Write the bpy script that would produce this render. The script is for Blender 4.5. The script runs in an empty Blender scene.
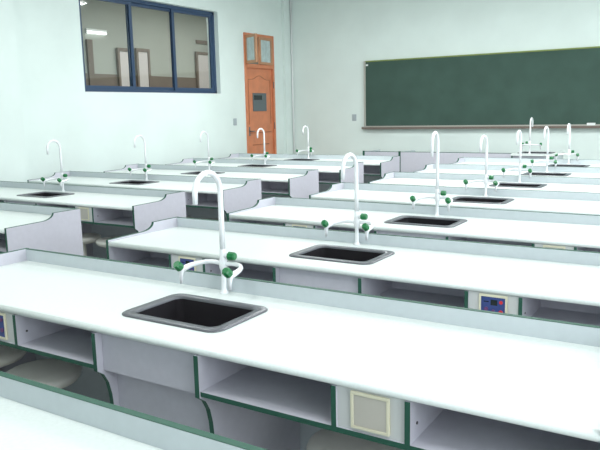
import bpy, bmesh, math, random
from mathutils import Matrix, Vector
random.seed(7)
C = bpy.context.scene.collection
SC = bpy.context.scene
PI = math.pi

# ---------------------------------------------------------------- camera
cam_d = bpy.data.cameras.new('camera')
cam = bpy.data.objects.new('camera', cam_d)
C.objects.link(cam)
SC.camera = cam
cam_d.sensor_width = 36.0
cam_d.lens = 41.04
cam_d.clip_start = 0.02
right = Vector((0.84803728, 0.52949133, -0.02171866))
up = Vector((-0.06921572, 0.15130264, 0.9860612))
back = Vector((0.52539695, -0.83471339, 0.1649594))
m = Matrix((right, up, back)).transposed().to_4x4()
m.translation = Vector((0, 0, 1.53))
cam.matrix_world = m

# ---------------------------------------------------------------- world and exposure
world = bpy.data.worlds.new('world')
SC.world = world
world.use_nodes = True
wn = world.node_tree.nodes
wn['Background'].inputs[0].default_value = (0.85, 0.93, 1.0, 1)
wn['Background'].inputs[1].default_value = 1.5
SC.view_settings.view_transform = 'Standard'
SC.view_settings.look = 'None'
SC.view_settings.gamma = 1.0
SC.view_settings.use_curve_mapping = False
SC.view_settings.exposure = 0.30

# room numbers (metres)
WX0, WX1 = -7.35, 1.75        # left and right walls
WY0, WY1 = -2.2, 11.41        # back and blackboard walls
CH = 3.62                     # ceiling
BZ = 0.78                     # bench top
ROW0, PITCH = 1.6165, 1.1723  # front edge of the first bench, row distance
BL = 2.94                     # bench length
RX, LX = -3.13, -7.03         # left ends of the two columns

def area_light(name, loc, rot, sx, sy, power, col, parent=None):
    d = bpy.data.lights.new(name, 'AREA')
    d.shape = 'RECTANGLE'; d.size = sx; d.size_y = sy
    d.energy = power; d.color = col
    o = bpy.data.objects.new(name, d); C.objects.link(o)
    o.location = loc; o.rotation_euler = rot
    if parent: o.parent = parent
    return o
# daylight in the three big windows of the right-hand wall (outside the picture)
WIN_R = [(-0.9, 1.3), (2.6, 4.8), (6.3, 8.5)]
for a, b in WIN_R:
    area_light('daylight', (WX1 + 0.1, (a + b) / 2, 2.0), (0, math.radians(90), 0), 1.9, b - a - 0.1, 40, (0.90, 0.95, 1.0))
LAMP_POS = [(x, y) for x in (-4.9, -2.3, 0.3) for y in (1.0, 4.8, 8.2)]
LAMP_W = {1.0: 22, 4.8: 24, 8.2: 54}

# ---------------------------------------------------------------- materials
def mat(name, col, rough=0.5, metal=0.0, spec=0.5, bump=0.0, bscale=60, var=0.0, vscale=8, coat=0.0, emit=0.0):
    mt = bpy.data.materials.new(name); mt.use_nodes = True
    nt = mt.node_tree; n = nt.nodes; l = nt.links
    p = n['Principled BSDF']
    p.inputs['Base Color'].default_value = (*col, 1)
    p.inputs['Roughness'].default_value = rough
    p.inputs['Metallic'].default_value = metal
    p.inputs['Specular IOR Level'].default_value = spec
    if coat: p.inputs['Coat Weight'].default_value = coat
    if emit:
        p.inputs['Emission Color'].default_value = (*col, 1)
        p.inputs['Emission Strength'].default_value = emit
    tc = n.new('ShaderNodeTexCoord')
    if var:
        ns = n.new('ShaderNodeTexNoise'); ns.inputs['Scale'].default_value = vscale
        ns.inputs['Detail'].default_value = 4
        l.new(tc.outputs['Object'], ns.inputs['Vector'])
        r = n.new('ShaderNodeValToRGB')
        r.color_ramp.elements[0].position = 0.3; r.color_ramp.elements[1].position = 0.7
        r.color_ramp.elements[0].color = (*[max(0, c * (1 - var)) for c in col], 1)
        r.color_ramp.elements[1].color = (*[min(1, c * (1 + var)) for c in col], 1)
        l.new(ns.outputs['Fac'], r.inputs['Fac']); l.new(r.outputs['Color'], p.inputs['Base Color'])
    if bump:
        nb = n.new('ShaderNodeTexNoise'); nb.inputs['Scale'].default_value = bscale
        nb.inputs['Detail'].default_value = 3
        l.new(tc.outputs['Object'], nb.inputs['Vector'])
        b = n.new('ShaderNodeBump'); b.inputs['Strength'].default_value = bump
        b.inputs['Distance'].default_value = 0.01
        l.new(nb.outputs['Fac'], b.inputs['Height']); l.new(b.outputs['Normal'], p.inputs['Normal'])
    return mt

M = dict(
    wall=mat('wall_paint', (0.78, 0.87, 0.84), 0.8, bump=0.12, bscale=14, var=0.035, vscale=1.6),
    ceiling=mat('ceiling_paint', (0.8, 0.82, 0.8), 0.85, var=0.02),
    floor=mat('terrazzo_floor', (0.36, 0.36, 0.33), 0.45, var=0.18, vscale=45),
    top=mat('countertop_laminate', (0.76, 0.81, 0.79), 0.32, var=0.03, vscale=90),
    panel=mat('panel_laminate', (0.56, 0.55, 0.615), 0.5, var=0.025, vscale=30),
    rail=mat('rail_laminate', (0.55, 0.60, 0.63), 0.5, var=0.02, vscale=30),
    band=mat('green_edge_band', (0.018, 0.092, 0.06), 0.5),
    box=mat('socket_box_laminate', (0.66, 0.67, 0.66), 0.5),
    cream=mat('cream_plastic', (0.80, 0.76, 0.58), 0.4),
    cover=mat('blank_cover_plastic', (0.56, 0.53, 0.47), 0.5, var=0.03),
    blue=mat('blue_control_face', (0.045, 0.075, 0.26), 0.35, var=0.1, vscale=60),
    dark=mat('dark_display', (0.012, 0.02, 0.02), 0.2),
    red=mat('red_button', (0.75, 0.04, 0.05), 0.35),
    violet=mat('dim_button', (0.16, 0.06, 0.18), 0.35),
    steel=mat('grey_rim', (0.12, 0.125, 0.14), 0.3, metal=0.3, bump=0.08, bscale=200),
    basin=mat('black_basin', (0.016, 0.014, 0.017), 0.7, spec=0.2, bump=0.1, bscale=90),
    tap=mat('white_tap', (0.88, 0.89, 0.92), 0.25, coat=0.5),
    knob=mat('green_knob', (0.004, 0.17, 0.045), 0.3, coat=0.3),
    stool=mat('stool_plastic', (0.78, 0.77, 0.70), 0.4, var=0.02),
    blackboard=mat('green_chalkboard', (0.052, 0.096, 0.078), 0.75, spec=0.3, var=0.10, vscale=3, bump=0.05, bscale=300),
    alu=mat('aluminium_frame', (0.50, 0.48, 0.44), 0.4, metal=0.3),
    olive=mat('olive_board_edge', (0.20, 0.26, 0.06), 0.5),
    tray=mat('tray_lip', (0.17, 0.13, 0.11), 0.5),
    door=mat('salmon_door', (0.66, 0.235, 0.115), 0.45, var=0.09, vscale=6),
    door_dark=mat('door_frame_wood', (0.40, 0.15, 0.07), 0.5, var=0.1, vscale=9),
    sash=mat('sash_wood', (0.52, 0.27, 0.15), 0.5, var=0.08),
    plate=mat('grey_door_plate', (0.115, 0.14, 0.15), 0.4),
    frame=mat('blue_window_frame', (0.035, 0.068, 0.135), 0.4),
    corr=mat('corridor_paint', (0.40, 0.42, 0.38), 0.8, var=0.06, vscale=1.2),
    dado=mat('corridor_dado', (0.19, 0.15, 0.125), 0.7, var=0.08, vscale=2),
    pale=mat('pale_corridor_door', (0.62, 0.58, 0.57), 0.6),
    white=mat('white_plastic', (0.82, 0.84, 0.84), 0.4),
    switch=mat('grey_switch_plastic', (0.42, 0.47, 0.50), 0.4),
    tube=mat('lit_tube', (1, 1, 1), 0.5, emit=3),
    screw=mat('dark_screw_cap', (0.06, 0.05, 0.05), 0.5),
)
def glass_mat(name, tint, gl):
    mt = bpy.data.materials.new(name); mt.use_nodes = True
    n = mt.node_tree.nodes; l = mt.node_tree.links
    n.remove(n['Principled BSDF'])
    out = n['Material Output']
    t = n.new('ShaderNodeBsdfTransparent'); t.inputs[0].default_value = (*tint, 1)
    g = n.new('ShaderNodeBsdfGlossy'); g.inputs['Roughness'].default_value = 0.04
    mx = n.new('ShaderNodeMixShader'); mx.inputs[0].default_value = gl
    l.new(t.outputs[0], mx.inputs[1]); l.new(g.outputs[0], mx.inputs[2]); l.new(mx.outputs[0], out.inputs[0])
    return mt
M['glass'] = glass_mat('window_glass', (0.90, 0.93, 0.93), 0.05)
M['frost'] = mat('wired_glass', (0.50, 0.60, 0.60), 0.15, var=0.12, vscale=12)

# ---------------------------------------------------------------- mesh helpers
class MB:
    def __init__(s): s.v = []; s.f = []; s.sm = []
    def add(s, vs, fs, smooth=False):
        k = len(s.v); s.v += [tuple(v) for v in vs]
        for f in fs: s.f.append(tuple(i + k for i in f)); s.sm.append(smooth)
        return s
    def box(s, x0, x1, y0, y1, z0, z1):
        return s.add([(x, y, z) for x in (x0, x1) for y in (y0, y1) for z in (z0, z1)],
                     [(0, 1, 3, 2), (4, 6, 7, 5), (0, 4, 5, 1), (2, 3, 7, 6), (0, 2, 6, 4), (1, 5, 7, 3)])
    def prism(s, pts, a, b, axis='x', smooth=False):
        """extrude a closed outline; pts are (y,z) for x, (x,z) for y, (x,y) for z"""
        def P(p, t): return {'x': (t, p[0], p[1]), 'y': (p[0], t, p[1]), 'z': (p[0], p[1], t)}[axis]
        n = len(pts)
        vs = [P(p, a) for p in pts] + [P(p, b) for p in pts]
        fs = [(i, (i + 1) % n, n + (i + 1) % n, n + i) for i in range(n)]
        s.add(vs, fs, smooth)
        s.add(vs, [tuple(range(n))[::-1], tuple(range(n, 2 * n))])
        return s
    def ribbon(s, line, x0, x1, off):
        """thin strip following an open (y,z) line, width x0..x1, thickness off to its left side"""
        L = []
        n = len(line)
        for i, (y, z) in enumerate(line):
            a = line[max(0, i - 1)]; b = line[min(n - 1, i + 1)]
            dy, dz = b[0] - a[0], b[1] - a[1]; q = math.hypot(dy, dz) or 1
            L.append((y - dz / q * off, z + dy / q * off))
        vs = []
        for (p, q) in zip(line, L): vs += [(x0, *p), (x1, *p), (x1, *q), (x0, *q)]
        fs = []
        for i in range(n - 1):
            k = 4 * i
            for j in range(4): fs.append((k + j, k + (j + 1) % 4, k + 4 + (j + 1) % 4, k + 4 + j))
        fs += [(0, 3, 2, 1), (4 * n - 4, 4 * n - 3, 4 * n - 2, 4 * n - 1)]
        return s.add(vs, fs)
    def tube(s, path, rad, n=12, cap=True):
        P = [Vector(p) for p in path]
        if not isinstance(rad, (list, tuple)): rad = [rad] * len(P)
        t0 = (P[1] - P[0]).normalized()
        u = t0.cross(Vector((0, 0, 1)))
        if u.length < 0.1: u = t0.cross(Vector((0, 1, 0)))
        u.normalize()
        vs = []
        for i, p in enumerate(P):
            t = (P[min(i + 1, len(P) - 1)] - P[max(i - 1, 0)]).normalized()
            u = (u - t * u.dot(t)).normalized(); w = t.cross(u)
            for j in range(n):
                a = 2 * PI * j / n
                vs.append(p + (u * math.cos(a) + w * math.sin(a)) * rad[i])
        fs = []
        for i in range(len(P) - 1):
            for j in range(n):
                fs.append((i * n + j, i * n + (j + 1) % n, (i + 1) * n + (j + 1) % n, (i + 1) * n + j))
        s.add(vs, fs, True)
        if cap: s.add(vs, [tuple(range(n))[::-1], tuple((len(P) - 1) * n + j for j in range(n))])
        return s
    def lathe(s, prof, n=32, c=(0, 0)):
        vs = [(c[0] + r * math.cos(2 * PI * j / n), c[1] + r * math.sin(2 * PI * j / n), z) for r, z in prof for j in range(n)]
        fs = [(i * n + j, i * n + (j + 1) % n, (i + 1) * n + (j + 1) % n, (i + 1) * n + j) for i in range(len(prof) - 1) for j in range(n)]
        s.add(vs, fs, True)
        s.add(vs, [tuple(range(n))[::-1], tuple((len(prof) - 1) * n + j for j in range(n))])
        return s
    def build(s, name, material, parent=None, bevel=0.0, seg=2, loc=None):
        me = bpy.data.meshes.new(name)
        me.from_pydata(s.v, [], s.f)
        me.polygons.foreach_set('use_smooth', s.sm)
        me.update()
        bm = bmesh.new(); bm.from_mesh(me)
        bmesh.ops.remove_doubles(bm, verts=bm.verts, dist=1e-5)
        bmesh.ops.recalc_face_normals(bm, faces=bm.faces)
        bm.to_mesh(me); bm.free()
        me.materials.append(material)
        o = bpy.data.objects.new(name, me); C.objects.link(o)
        if parent: o.parent = parent
        if loc: o.location = loc
        if bevel:
            b = o.modifiers.new('bevel', 'BEVEL'); b.width = bevel; b.segments = seg; b.limit_method = 'ANGLE'
            b.angle_limit = math.radians(40)
        return o
def empty(name, loc=(0, 0, 0), rz=0.0):
    o = bpy.data.objects.new(name, None); C.objects.link(o)
    o.empty_display_size = 0.1; o.location = loc; o.rotation_euler = (0, 0, rz)
    return o
def tag(o, label=None, cat=None, group=None, kind=None):
    if label: o['label'] = label
    if cat: o['category'] = cat
    if group: o['group'] = group
    if kind: o['kind'] = kind
    return o
def kids(o, table): return table.get(o, [])
def copy_tree(o):
    """copy a thing with its parts and sub-parts (mesh data shared)"""
    def rec(a, parent):
        c = a.copy(); C.objects.link(c)
        if parent is not None: c.parent = parent
        for ch in a.children: rec(ch, c)
        return c
    return rec(o, None)
def rrect(w, h, r, n=5, cx=0, cy=0):
    pts = []
    for k, (sx, sy) in enumerate([(1, 1), (-1, 1), (-1, -1), (1, -1)]):
        for i in range(n + 1):
            a = (k + i / n) * PI / 2
            pts.append((cx + sx * (w / 2 - r) + r * math.cos(a), cy + sy * (h / 2 - r) + r * math.sin(a)))
    return pts

# ================================================================ SETTING
def struct(mb, name, mtl, bevel=0): return tag(mb.build(name, mtl, bevel=bevel), kind='structure')
struct(MB().box(WX0 - 3.2, WX1 + 0.25, WY0 - 0.2, WY1 + 0.2, -0.12, 0), 'floor', M['floor'])
struct(MB().box(WX0 - 3.2, WX1 + 0.25, WY0 - 0.2, WY1 + 0.2, CH, CH + 0.15), 'ceiling', M['ceiling'])
# left wall with the corridor window and the door opening
W1 = (6.37, 9.26, 1.83, 3.17)     # window opening y0,y1,z0,z1
D1 = (9.95, 10.87, 2.90)          # door opening y0,y1,top
T = 0.24
w = MB()
w.box(WX0 - T, WX0, WY0, W1[0], 0, CH)
w.box(WX0 - T, WX0, W1[0], W1[1], 0, W1[2])
w.box(WX0 - T, WX0, W1[0], W1[1], W1[3], CH)
w.box(WX0 - T, WX0, W1[1], D1[0], 0, CH)
w.box(WX0 - T, WX0, D1[0], D1[1], D1[2], CH)
w.box(WX0 - T, WX0, D1[1], WY1, 0, CH)
struct(w, 'wall_left', M['wall'])
struct(MB().box(WX0 - T, WX1 + T, WY1, WY1 + 0.2, 0, CH), 'wall_front', M['wall'])
struct(MB().box(WX0 - T, WX1 + T, WY0 - 0.2, WY0, 0, CH), 'wall_back', M['wall'])
w = MB(); ys = [WY0] + [v for ab in WIN_R for v in ab] + [WY1]
for i in range(0, len(ys), 2): w.box(WX1, WX1 + T, ys[i], ys[i + 1], 0, CH)
for a, b in WIN_R: w.box(WX1, WX1 + T, a, b, 0, 1.0).box(WX1, WX1 + T, a, b, 3.0, CH)
struct(w, 'wall_right', M['wall'])
for i, (a, b) in enumerate(WIN_R):
    f = MB()
    f.box(WX1 + .14, WX1 + .2, a, b, 1.0, 1.06).box(WX1 + .14, WX1 + .2, a, b, 2.94, 3.0)
    for q in (a, (a + b) / 2 - .03, b - .06): f.box(WX1 + .14, WX1 + .2, q, q + .06, 1.06, 2.94)
    struct(f, 'window_%d' % (i + 2), M['frame'])
# pilaster on the left wall and the slim one with its pipe in the far corner
struct(MB().box(WX0, WX0 + 0.15, 4.72, 5.27, 0, CH), 'trim_1', M['wall'])
struct(MB().box(WX0, WX0 + 0.06, 11.18, WY1, 0, CH), 'trim_2', M['wall'])
struct(MB().tube([(WX0 + .09, WY1 - .03, 0), (WX0 + .09, WY1 - .03, CH)], 0.016, 10), 'trim_3', M['white'])

# corridor behind the window
cr = MB().box(-10.1, -9.85, 3.5, 14.5, 0, CH)
struct(cr, 'wall_corridor', M['corr'])
struct(MB().box(-9.85, -9.83, 3.5, 14.5, 0.0, 2.27), 'trim_4', M['dado'])
struct(MB().box(-10.1, WX0 - T, 3.3, 3.5, 0, CH), 'wall_corridor_near', M['corr'])
struct(MB().box(-10.1, WX0 - T, 14.5, 14.7, 0, CH), 'wall_corridor_far', M['corr'])
struct(MB().box(-10.1, WX0, 11.61, 14.7, -.12, 0).box(-10.1, WX0, 11.61, 14.7, CH, CH + .15).box(WX0 - T, WX0, 11.61, 14.5, 0, CH), 'wall_corridor_side', M['corr'])
for i, (a, b, z1) in enumerate([(9.36, 9.66, 2.70), (9.84, 10.10, 2.72), (11.6, 11.98, 2.76)]):
    d = tag(empty('door_%d' % (i + 2), (-9.83, a, 0)), kind='structure')
    MB().box(0, .03, 0, b - a, 1.0, z1).build('door_leaf', M['pale'], d)
    MB().box(0, .05, -.05, b - a + .05, z1, z1 + .06).box(0, .05, -.05, 0, 1.0, z1).box(0, .05, b - a, b - a + .05, 1.0, z1).build('door_frame', M['dado'], d)
tag(MB().box(-9.85, -9.82, 11.62, 11.98, 2.99, 3.07).build('door_sign', M['dado'], bevel=.003), 'small dark sign high on the corridor wall seen through the right pane', 'sign')
struct(MB().box(-9.85, -9.80, 8.62, 8.74, 0, 2.86), 'trim_5', M['dado'])
lf = tag(empty('corridor_lamp', (-9.85, 8.86, 2.99)), 'lit white tube lamp glimpsed through the left pane of the corridor window', 'lamp')
MB().box(0, .05, -.24, .24, .02, .06).build('housing', M['white'], lf, bevel=.005)
MB().tube([(.03, -.22, 0), (.03, .22, 0)], .02, 10).build('tube', M['tube'], lf)
for q in (-.24, .22): MB().box(.012, .048, q, q + .02, -.022, .02).build('end_cap', M['white'], lf)
area_light('corridor_light', (-8.3, 10.4, 3.6), (0, 0, 0), 0.5, 4, 80, (1, 0.97, 0.92))

# the corridor window: blue frame, three sashes
win = tag(empty('window_1', (WX0 - .13, 0, 0)), kind='structure')
y0, y1, z0, z1 = W1
f = MB()
f.box(-.04, .05, y0, y0 + .05, z0, z1).box(-.04, .05, y1 - .05, y1, z0, z1)
f.box(-.04, .05, y0, y1, z0, z0 + .05).box(-.04, .05, y0, y1, z1 - .05, z1)
f.build('window_frame', M['frame'], win, bevel=.004)
for i, (a, b, xo) in enumerate([(y0 + .05, 7.40, .012), (7.33, 8.30, -.018), (8.24, y1 - .05, .012)]):
    s_ = MB()
    s_.box(xo, xo + .026, a, a + .055, z0 + .05, z1 - .05).box(xo, xo + .026, b - .055, b, z0 + .05, z1 - .05)
    s_.box(xo, xo + .026, a + .055, b - .055, z0 + .05, z0 + .10).box(xo, xo + .026, a + .055, b - .055, z1 - .095, z1 - .05)
    so = s_.build('window_sash', M['frame'], win, bevel=.002)
    MB().box(xo + .01, xo + .015, a + .05, b - .05, z0 + .095, z1 - .09).build('window_pane', M['glass'], so)
    if i == 1: MB().box(xo + .026, xo + .05, b - .045, b - .02, 2.42, 2.52).build('latch', M['plate'], so)
MB().box(.05, .135, y0 + .002, y1 - .002, z0 - .0, z0 + .012).build('window_sill', M['white'], win)

# the salmon door with its transom sashes
dr = tag(empty('door_1', (WX0, D1[0], 0)), kind='structure')
dw = D1[1] - D1[0]
f = MB().box(-.12, .02, 0, .055, 0, 2.90).box(-.12, .02, dw - .055, dw, 0, 2.90).box(-.12, .02, .055, dw - .055, 2.85, 2.90).box(-.12, .02, .055, dw - .055, 2.30, 2.37)
f.build('door_frame', M['door'], dr, bevel=.004)
leaf = MB().box(-.06, -.015, .055, dw - .055, 0.01, 2.30).build('door_leaf', M['door'], dr, bevel=.003)
def arch(z, amp, n=20):
    pts = []
    for i in range(n + 1):
        t = i / n; yy = .12 + t * (dw - .24)
        pts.append((-.013, yy, z + amp * (0.5 - 0.5 * math.cos(2 * PI * t)) + amp * .5 * math.sin(4 * PI * t + PI / 2) * .3))
    return pts
MB().tube(arch(2.09, .07), .006, 6).tube([(-.013, .12, 1.30), (-.013, .12, 2.10)], .006, 6).tube([(-.013, dw - .12, 1.30), (-.013, dw - .12, 2.10)], .006, 6).build('door_moulding', M['door_dark'], leaf)
MB().tube([(-.013, .12, 1.15), (-.013, dw - .12, 1.15)], .008, 6).tube([(-.013, .2, .93), (-.013, dw - .2, .93)], .008, 6).build('lower_moulding', M['door_dark'], leaf)
MB().box(-.015, -.003, .24, .66, 1.535, 1.86).build('door_plate', M['plate'], leaf, bevel=.002)
MB().box(-.003, -.001, .27, .52, 1.74, 1.82).build('plate_panel', M['dark'], leaf)
h = MB().box(-.015, -.005, .085, .125, 1.10, 1.26).tube([(-.005, .105, 1.18), (.045, .105, 1.18), (.045, .20, 1.18)], .009, 8)
h.build('door_handle', M['plate'], leaf)
MB().tube([(.022, dw - .05, 1.95), (.022, dw - .05, 2.07)], .008, 8).tube([(.022, dw - .05, 1.2), (.022, dw - .05, 1.32)], .008, 8).build('hinge', M['tray'], dr)
def sash(w_, ang, hy, side):
    s_ = MB().box(-.02, .02, 0, .045, 0, .48).box(-.02, .02, w_ - .045, w_, 0, .48).box(-.02, .02, .045, w_ - .045, 0, .045).box(-.02, .02, .045, w_ - .045, .435, .48)
    o = s_.build('transom_sash', M['sash'], dr, bevel=.003)
    o.location = (0.0, hy, 2.37)
    o.rotation_euler = (0, 0, ang)
    MB().box(-.004, .004, .04, w_ - .04, .04, .44).build('transom_pane', M['frost'], o)
    return o
sash(.36, math.radians(-112), .058, 0)
sash(.46, math.radians(180 + 5), dw - .058, 1)
MB().box(-.9, -.12, -.3, dw + .3, CH - .02, CH - .01).build('corridor_board', M['dado'], dr)

# small switches on the walls
for (lx, ly, lz, rz, lab) in [(-5.94, WY1, 1.38, 0, 'small grey switch plate on the wall left of the blackboard'),
                              (WX0, 9.62, 1.36, PI / 2, 'small grey switch plate on the wall left of the salmon door')]:
    s_ = tag(empty('switch_plate', (lx, ly, lz), rz), lab, 'switch', 'wall switches')
    MB().box(-.043, .043, -.012, 0, -.06, .06).build('plate', M['switch'], s_, bevel=.003)
    MB().box(-.018, .018, -.018, -.012, -.03, .03).build('rocker', M['switch'], s_, bevel=.002)

# ceiling lamps, outside the picture, that light the room
for i, (x, y) in enumerate(LAMP_POS):
    t = tag(empty('ceiling_light', (x, y, CH - .075)), 'white twin-tube lamp on the ceiling, %s of three %s' % (('left', 'middle', 'right')[i // 3], ('over the front benches', 'over the middle benches', 'near the blackboard wall')[i % 3]), 'lamp', 'ceiling tube lamps')
    MB().prism([(-.10, 0.0), (.10, 0.0), (.06, .06), (-.06, .06)], -.62, .62, 'y').build('housing', M['white'], t)
    for sx in (-.05, .05): MB().tube([(sx, -.58, -.02), (sx, .58, -.02)], .013, 8).build('tube', M['tube'], t)
    MB().box(-.03, .03, -.5, .5, .06, .075).build('ceiling_plate', M['white'], t)
    area_light('lamp_light', (0, 0, -.045), (0, 0, 0), .16, 1.16, LAMP_W[y], (0.97, 1.0, 0.995), t)

# ================================================================ BLACKBOARD
bb = tag(empty('blackboard', (-5.715, WY1, 1.195)), 'long dark green chalkboard with thin frame on the far wall', 'blackboard')
BW, BH = 5.0, 1.19
MB().box(.02, BW - .02, -.045, 0, .02, BH - .02).build('writing_surface', M['blackboard'], bb)
MB().box(0, .035, -.06, 0, 0, BH).box(BW - .035, BW, -.06, 0, 0, BH).build('side_frame', M['alu'], bb, bevel=.003)
MB().box(.035, BW - .035, -.055, 0, BH - .022, BH).build('top_frame', M['olive'], bb)
MB().box(.035, BW - .035, -.06, 0, 0, .03).build('bottom_frame', M['alu'], bb)
MB().prism([(-.095, -.028), (0, -.028), (0, 0), (-.085, 0), (-.085, .010), (-.095, .010)], -.03, BW + .03, 'x').build('chalk_tray', M['tray'], bb)
MB().box(-.03, BW + .03, -.0955, -.0845, .0102, .016).build('tray_lip', M['alu'], bb)
MB().box(.045, .085, -.058, -.045, BH - .09, BH - .06).build('corner_clip', M['white'], bb, bevel=.002)
cb = tag(empty('chalk_box', (-1.83, WY1 - .074, 1.196)), 'white chalk box lying on the right end of the blackboard tray', 'box')
MB().box(-.06, .06, -.008, .010, 0, .04).build('carton', M['white'], cb, bevel=.003)
MB().box(-.062, .062, -.0095, .0115, .036, .052).build('lid', M['white'], cb, bevel=.003)

# ================================================================ LAB BENCH
D_IN, D_OUT = 0.608, 0.628
UP = 0.842
# outline of an end panel in local (y, z)
PROF_FRONT = [(.068, 0.0), (.068, .43), (.062, .495), (.050, .545), (.030, .582), (.0, .604), (.0, .790)]
PROF_TOP = [(.0, .790), (.29, .794)] + [(.29 + .10 * math.sin(a), .794 + .048 * (1 - math.cos(a))) for a in [PI / 2 * k / 7 for k in range(1, 8)]] + [(D_OUT, UP)]
APRON_Y = .03

def make_bench(name='lab_bench'):
    r = empty(name)
    # worktop with a sink cut-out and a rounded front nosing
    SX0, SX1, SY0, SY1 = 1.225, 1.657, .162, .442
    w_ = MB()
    xs = [.0185, SX0, SX1, BL - .0185]; ys = [.014, SY0, SY1, D_IN - .0005]
    for i in range(3):
        for j in range(3):
            if i == 1 and j == 1: continue
            w_.box(xs[i], xs[i + 1], ys[j], ys[j + 1], BZ - .03, BZ)
    nose = [(.0145, BZ)] + [(.0145 - .0165 * math.sin(a), BZ - .015 + .015 * math.cos(a)) for a in [PI * k / 8 for k in range(1, 8)]] + [(.0145, BZ - .03)]
    w_.prism(nose, .0185, BL - .0185, 'x', True)
    w_.build('worktop', M['top'], r)
    # back rail: the tall rear panel that rises above the worktop
    rail = MB().box(.0185, BL - .0185, D_IN, D_OUT, 0, UP - .002).build('back_rail', M['rail'], r)
    MB().box(.0185, BL - .0185, D_IN, D_OUT, UP - .0015, UP).build('edge_band', M['band'], rail)
    # end panels
    for x0 in (0.0, BL - .018):
        pts = PROF_FRONT + PROF_TOP[1:] + [(D_OUT, 0)]
        e = MB().prism(pts, x0, x0 + .018, 'x').build('end_panel', M['panel'], r)
        MB().ribbon(PROF_FRONT[1:], x0, x0 + .018, .0015).ribbon(PROF_TOP, x0, x0 + .018, .0015).build('edge_band', M['band'], e)
    # leg panels either side of the sink cupboard
    for x0 in (1.205, 1.690):
        pts = [(y, z) for y, z in PROF_FRONT[:-1]] + [(.0, .7485), (D_IN - .001, .7485), (D_IN - .001, 0)]
        e = MB().prism(pts, x0, x0 + .018, 'x').build('leg_panel', M['panel'], r)
        MB().ribbon(PROF_FRONT[1:-1] + [(.0, .7485)], x0, x0 + .018, .0015).build('edge_band', M['band'], e)
    # sink apron and the recessed cupboard front below it
    MB().box(1.2235, 1.6895, APRON_Y, APRON_Y + .018, .600, .749).build('sink_apron', M['panel'], r)
    MB().box(1.2235, 1.6895, .092, .110, .02, .640).build('cupboard_front', M['panel'], r)
    # shelves with green front edge
    for a, b in ((.0185, 1.2045), (1.7085, BL - .0185)):
        s_ = MB().box(a, b, .006, .34, .608, .624).build('shelf', M['panel'], r)
        MB().box(a, b, .0045, .0058, .608, .624).build('edge_band', M['band'], s_)
        MB().box(a, b, .34, .355, .608, .7485).build('cubby_back', M['panel'], r)
    # dividers that carry the socket boxes
    for x0 in (.496, .742, 2.203, 2.432):
        d = MB().box(x0, x0 + .016, .004, .339, .6245, .749).build('divider', M['panel'], r)
        MB().box(x0, x0 + .016, .0025, .0039, .6245, .749).build('edge_band', M['band'], d)
    for x0 in (.7575, 2.4475):
        MB().tube([(x0, .05, .672), (x0 + .003, .05, .672)], .0045, 10).build('screw_cap', M['screw'], r)
    return r

def control_unit(r, kind, x0, x1):
    """socket box between two dividers; kind is 'panel' or 'blank'"""
    c = MB().box(x0, x1, .012, .025, .6245, .749).build('control_box', M['box'], r)
    m_ = (x0 + x1) / 2
    f = MB()
    f.box(m_ - .060, m_ + .060, .004, .012, .735, .745).box(m_ - .060, m_ + .060, .004, .012, .634, .643)
    f.box(m_ - .060, m_ - .051, .004, .012, .643, .735).box(m_ + .051, m_ + .060, .004, .012, .643, .735)
    f.build('bezel', M['cream'], c, bevel=.0015)
    if kind == 'blank':
        MB().box(m_ - .051, m_ + .051, .006, .012, .643, .735).build('blank_cover', M['cover'], c)
        return
    MB().box(m_ - .051, m_ + .051, .007, .012, .643, .735).build('control_face', M['blue'], c)
    MB().box(m_ - .010, m_ + .018, .0055, .007, .700, .724).build('display', M['dark'], c)
    for (bx, bz, rr, mm) in ((.034, .716, .0075, 'red'), (.034, .673, .009, 'red'), (-.028, .682, .0085, 'violet'), (.002, .676, .0065, 'violet')):
        MB().tube([(m_ + bx, .007, bz), (m_ + bx, .003, bz)], rr, 12).build('button', M['violet' if kind == 'dim_panel' else mm], c)
    MB().box(m_ - .04, m_ - .018, .0055, .007, .712, .716).build('marking', M['dark'], c)

# ---------------- sink: grey rounded rim, black basin
def make_sink():
    r = empty('sink')
    loops = [(.485, .345, .05, .0005), (.485, .345, .05, .004), (.476, .336, .047, .007), (.405, .270, .034, .007), (.398, .262, .032, .003), (.396, .260, .031, -.004)]
    def loft(lp, name, mtl, close):
        b = MB(); rings = [rrect(w_, h_, r_) for (w_, h_, r_, z) in lp]; n = len(rings[0])
        vs = [(x, y, lp[i][3]) for i, rg in enumerate(rings) for (x, y) in rg]
        fs = [(i * n + j, i * n + (j + 1) % n, (i + 1) * n + (j + 1) % n, (i + 1) * n + j) for i in range(len(rings) - 1) for j in range(n)]
        b.add(vs, fs, True)
        if close: b.add(vs, [tuple((len(rings) - 1) * n + j for j in range(n))])
        return b.build(name, mtl, r)
    loft(loops, 'rim', M['steel'], False)
    loft([(.3955, .2595, .031, -.003), (.385, .249, .03, -.10), (.36, .225, .045, -.165), (.30, .17, .05, -.175)], 'basin', M['basin'], True)
    MB().lathe([(.028, -.1745), (.028, -.171), (.022, -.170), (.01, -.172)], 20).build('drain', M['steel'], r)
    return r

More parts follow.
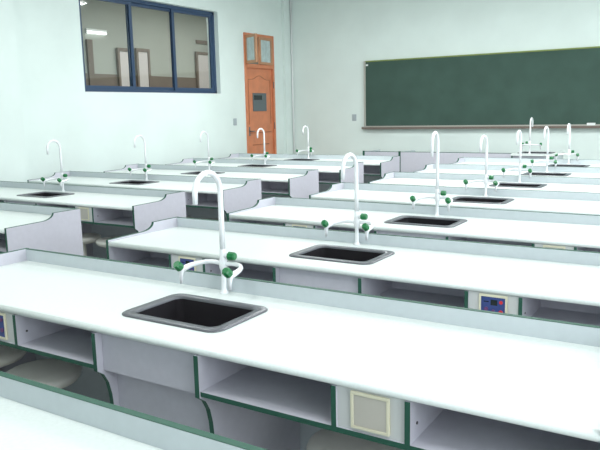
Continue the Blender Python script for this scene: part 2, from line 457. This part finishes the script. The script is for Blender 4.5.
# ---------------- three-way laboratory tap
def knob_mb(c, axis, ln=.034, rr=.020):
    """chunky six-sided knob with softened edges"""
    c = Vector(c); a = Vector(axis).normalized()
    pts = [c + a * t for t in (-ln / 2, -ln / 2 + .004, ln / 2 - .006, ln / 2)]
    b = MB().tube(pts, [rr * .78, rr, rr * .95, rr * .70], 8)
    b.sm = [False] * len(b.sm)
    return b
def make_faucet(top=1.295, yaw=90, reach=.15, drop=1.17):
    r = empty('faucet')
    zt = top - BZ; R_ = reach / 2; a = math.radians(yaw)
    dx, dy = -math.cos(a), -math.sin(a)
    col = MB().lathe([(.020, 0), (.020, .005), (.013, .010), (.0105, .02), (.0105, .10), (.016, .105), (.018, .125), (.016, .145), (.0135, .155), (.0135, .185), (.0095, .192)], 20)
    col.build('column', M['tap'], r)
    zc = zt - .009 - R_
    path = [(0, 0, .18), (0, 0, .3)] + [(0, 0, zc - .04)]
    for k in range(0, 13):
        t = PI * k / 12; h_ = R_ * (1 - math.cos(t)); path.append((dx * h_, dy * h_, zc + R_ * math.sin(t)))
    path.append((dx * reach, dy * reach, drop - BZ))
    rad = [.0115] * 3 + [.0115] * 13 + [.0098]
    MB().tube(path, rad, 12).build('gooseneck', M['tap'], r)
    vb = MB().tube([(0, 0, .158), (.028, .004, .160)], .011, 10).build('valve_body', M['tap'], r)
    knob_mb((.044, .004, .161), (1, .12, .0), .036, .0185).build('knob', M['knob'], vb)
    for s in (-1, 1):
        ctrl = [(0, 0, .125), (s * .03, .004, .128), (s * .06, .004, .129), (s * .09, -.004, .127), (s * .112, -.025, .124), (s * .125, -.06, .120), (s * .127, -.095, .115), (s * .127, -.118, .108)]
        arm = MB().tube(ctrl, [.0095] * 5 + [.011, .0125, .0125], 10).build('side_arm', M['tap'], r)
        nz = MB().tube([(s * .127, -.113, .122), (s * .127, -.119, .108), (s * .127, -.122, .085), (s * .127, -.122, .056)], [.0105, .0125, .0085, .0055], 10)
        nz.build('nozzle', M['tap'], arm)
        knob_mb((s * .127, -.135, .131), (0, -.75, .66), .034, .0195).build('knob', M['knob'], arm)
    return r

# ---------------- round stool
def make_stool():
    r = empty('stool')
    MB().lathe([(.05, .372), (.11, .376), (.150, .392), (.163, .408), (.167, .420), (.163, .430), (.150, .437), (.09, .441), (.02, .442)], 36).build('seat', M['stool'], r)
    MB().lathe([(.030, .02), (.028, .05), (.026, .374)], 18).build('pedestal', M['stool'], r)
    MB().lathe([(.15, 0), (.15, .008), (.12, .018), (.04, .024), (.03, .03)], 28).build('foot', M['stool'], r)
    return r

# ---------------- place the rows
def rowy(k): return ROW0 + PITCH * k
BG = 'white lab benches in two columns'
R_LAB = {
 -1: 'white lab bench at the very bottom left, its green-edged back rail crossing the corner',
  0: 'large white lab bench filling the foreground, beige blank cover on its front',
  1: 'white lab bench directly behind the foreground one, blue control panel at its right',
  2: 'right-hand white lab bench in third visible row, beige cover by the frame edge',
  3: 'right-hand white lab bench carrying the fourth sink from the front',
  4: 'right-hand white lab bench carrying the fifth sink from the front',
  5: 'right-hand white lab bench second nearest to the demonstration counter',
  6: 'farthest right-hand white lab bench, just before the demonstration counter'}
L_LAB = {
  1: 'left-hand white lab bench cut by the left frame edge, only its right end showing',
  2: 'left-hand white lab bench with sink nearest the left frame edge, beige cover on front',
  3: 'left-hand white lab bench whose rounded left end meets the wall edge below the window',
  4: 'left-hand white lab bench in the middle below the window, fourth from the front',
  5: 'left-hand white lab bench with its tap standing in front of the salmon door',
  6: 'farthest left-hand white lab bench, beside the room corner'}
F_LAB = {
  0: 'largest white swan-neck tap with green knobs on the foreground bench',
  1: 'white swan-neck tap with green knobs at the second sink from the front, picture centre',
  2: 'tallest white tap of the right column, outlet pointing at the camera, third from the front',
  3: 'white tap with green knobs at the fourth sink of the right column',
  4: 'white tap with green knobs at the fifth sink of the right column',
  5: 'white tap at the right column sink second nearest to the demonstration counter',
  6: 'rightmost white tap, at the farthest sink of the right column'}
FL_LAB = {
  2: 'thin white swan-neck tap nearest the left frame edge, against the pale wall',
  3: 'white tap with green knobs under the left part of the corridor window',
  4: 'faint white tap against the wall under the right end of the corridor window',
  5: 'white swan-neck tap standing out against the salmon door',
  6: 'white tap on the farthest left bench, in front of the room corner'}
S_LAB = {
  0: 'largest black sink with grey rounded rim, set in the foreground bench',
  1: 'black sink with grey rim at picture centre, second from the front',
  2: 'black sink with grey rim, third from the front in the right column',
  3: 'black sink, fourth from the front in the right column',
  4: 'black sink, fifth from the front in the right column',
  5: 'narrow black sink, sixth from the front in the right column',
  6: 'farthest black sink of the right column student benches'}
SL_LAB = {
  2: 'black sink in the left-hand bench nearest the left frame edge',
  3: 'black sink in the left column, below the left part of the corridor window',
  4: 'black sink of the left column partly behind the foreground swan-neck tap arch',
  5: 'black sink of the left column in front of the salmon door',
  6: 'farthest black sink of the left column, near the room corner'}
LU, RU = (.512, .742), (2.219, 2.432)
bench0 = make_bench()
def place_bench(first, x, k, lab, kl, kr):
    b = bench0 if first else copy_tree(bench0)
    b.location = (x, rowy(k), 0)
    tag(b, lab, 'lab bench', BG)
    return b
specs = [(RX, k, R_LAB[k]) for k in range(-1, 7)] + [(LX, k, L_LAB[k]) for k in range(1, 7)]
KIND = {(RX, 0): ('dim_panel', 'blank'), (RX, 1): ('dim_panel', 'panel'), (RX, 2): ('panel', 'blank'), (LX, 2): ('panel', 'blank'), (RX, -1): ('panel', 'blank')}
benches = {}
for i, (x, k, lab) in enumerate(specs):
    benches[(x, k)] = place_bench(i == 0, x, k, lab, None, None)
for key, b in benches.items():
    kl, kr = KIND.get(key, ('blank', 'blank'))
    control_unit(b, kl, *LU); control_unit(b, kr, *RU)

sink0 = make_sink(); first = True
FX = {0: -1.763, 1: -1.742, 2: -1.715, 3: -1.728, 4: -1.748, 5: -1.745, 6: -1.735}
FXL = {2: -5.66, 3: -5.66, 4: -5.70, 5: -5.64, 6: -5.62}
def place_sink(x, y, lab, z=BZ):
    global first
    s_ = sink0 if first else copy_tree(sink0); first = False
    s_.location = (x, y, z); tag(s_, lab, 'sink', 'black sinks let into the benches')
for k in range(7): place_sink(-1.69, rowy(k) + .302, S_LAB[k])
for k in range(2, 7): place_sink(LX + 1.45, rowy(k) + .302, SL_LAB[k])
FG = 'white laboratory taps with green knobs'
f0 = make_faucet(1.303, 90, .158, 1.175)
f0.location = (FX[0], rowy(0) + .575, BZ); tag(f0, F_LAB[0], 'faucet', FG)
f2 = make_faucet(1.372, 96, .15, 1.205)
f2.location = (FX[2], rowy(2) + .575, BZ); tag(f2, F_LAB[2], 'faucet', FG)
fs = make_faucet(1.298, 90, .148, 1.16); used = False
for (x, k, lab) in [(FX[k], k, F_LAB[k]) for k in (1, 3, 4, 5, 6)] + [(FXL[k], k, FL_LAB[k]) for k in range(2, 7)]:
    o = copy_tree(fs) if used else fs; used = True
    o.location = (x, rowy(k) + .575, BZ)
    o.rotation_euler = (0, 0, math.radians(random.uniform(-4, 4)))
    tag(o, lab, 'faucet', FG)

# stools under the benches
st0 = make_stool(); used = False
for (x, y, lab) in [
    (-2.93, rowy(0) + .235, 'round pale stool under the foreground bench, cut by the left frame edge'),
    (-2.475, rowy(0) + .18, 'round pale stool fully showing its seat under the foreground bench at left'),
    (-.985, rowy(0) + .27, 'round pale stool under the foreground bench below the beige cover'),
    (-5.00, rowy(2) + .22, 'round pale stool under the left-hand bench, left one of the pair below the beige cover'),
    (-4.60, rowy(2) + .24, 'round pale stool under the left-hand bench, right one beside the end panel'),
    (-5.02, rowy(1) + .22, 'round pale stool in the gap at the left frame edge under the cut-off bench'),
    (-4.90, rowy(3) + .24, 'round pale stool under the third left-hand bench, left of the tap neck'),
    (-4.52, rowy(3) + .25, 'round pale stool under the third left-hand bench, close behind the tap neck'),
    (-4.62, rowy(4) + .24, 'round pale stool under the fourth left-hand bench, nearly hidden')]:
    o = copy_tree(st0) if used else st0; used = True
    o.location = (x, y, 0); o.rotation_euler = (0, 0, random.uniform(0, 6)); tag(o, lab, 'stool', 'round pale stools')

# ================================================================ DEMONSTRATION COUNTER
TX0, TY = -5.13, 10.16
tb = tag(empty('demonstration_counter', (TX0, TY, 0)), 'low grey panelled teacher counter in front of the blackboard wall', 'counter')
H = .842
W_ = [0, .64, 2.42, 3.02]
for i in range(2):
    a, b = W_[i], W_[i + 1]
    p = MB().box(a + .018, b, 0, .018, 0, H - .002).build('front_panel', M['panel'], tb)
    MB().box(a + .018, b, 0, .018, H - .0015, H + .006).build('edge_band', M['band'], p)
    e = MB().prism([(0, 0), (.62, 0), (.62, H - .004), (0, H - .004)], a, a + .018, 'x').build('side_panel', M['rail'], tb)
    MB().box(a - .008, a + .026, -.008, 0, 0, H + .012).build('edge_band', M['band'], e)
    MB().box(a + .018, b, .018, .62, BZ - .03, BZ).build('worktop', M['top'], tb)
# right unit with the raised sink top
a, b = W_[2], W_[3]
MB().box(a + .018, b - .018, .01, .028, 0, H - .03).build('front_panel', M['panel'], tb)
for x0 in (a, b - .018):
    e = MB().box(x0, x0 + .018, 0, .62, 0, H - .03).build('side_panel', M['rail'], tb)
    MB().box(x0, x0 + .018, -.006, 0, 0, H - .03).build('edge_band', M['band'], e)
w_ = MB(); xs = [a - .005, a + .085, a + .515, b + .01]; ys = [-.02, .09, .37, .62]
for i in range(3):
    for j in range(3):
        if not (i == 1 and j == 1): w_.box(xs[i], xs[i + 1], ys[j], ys[j + 1], H - .03, H)
w_.build('sink_top', M['top'], tb)
s_ = copy_tree(sink0); s_.location = (TX0 + a + .30, TY + .23, H)
tag(s_, 'black sink in the raised right end of the demonstration counter', 'sink', 'black sinks let into the benches')
o = copy_tree(fs); o.location = (TX0 + a + .25, TY + .035, H); o.rotation_euler = (0, 0, math.radians(182))
tag(o, 'white tap on the demonstration counter, seen against the blackboard', 'faucet', FG)
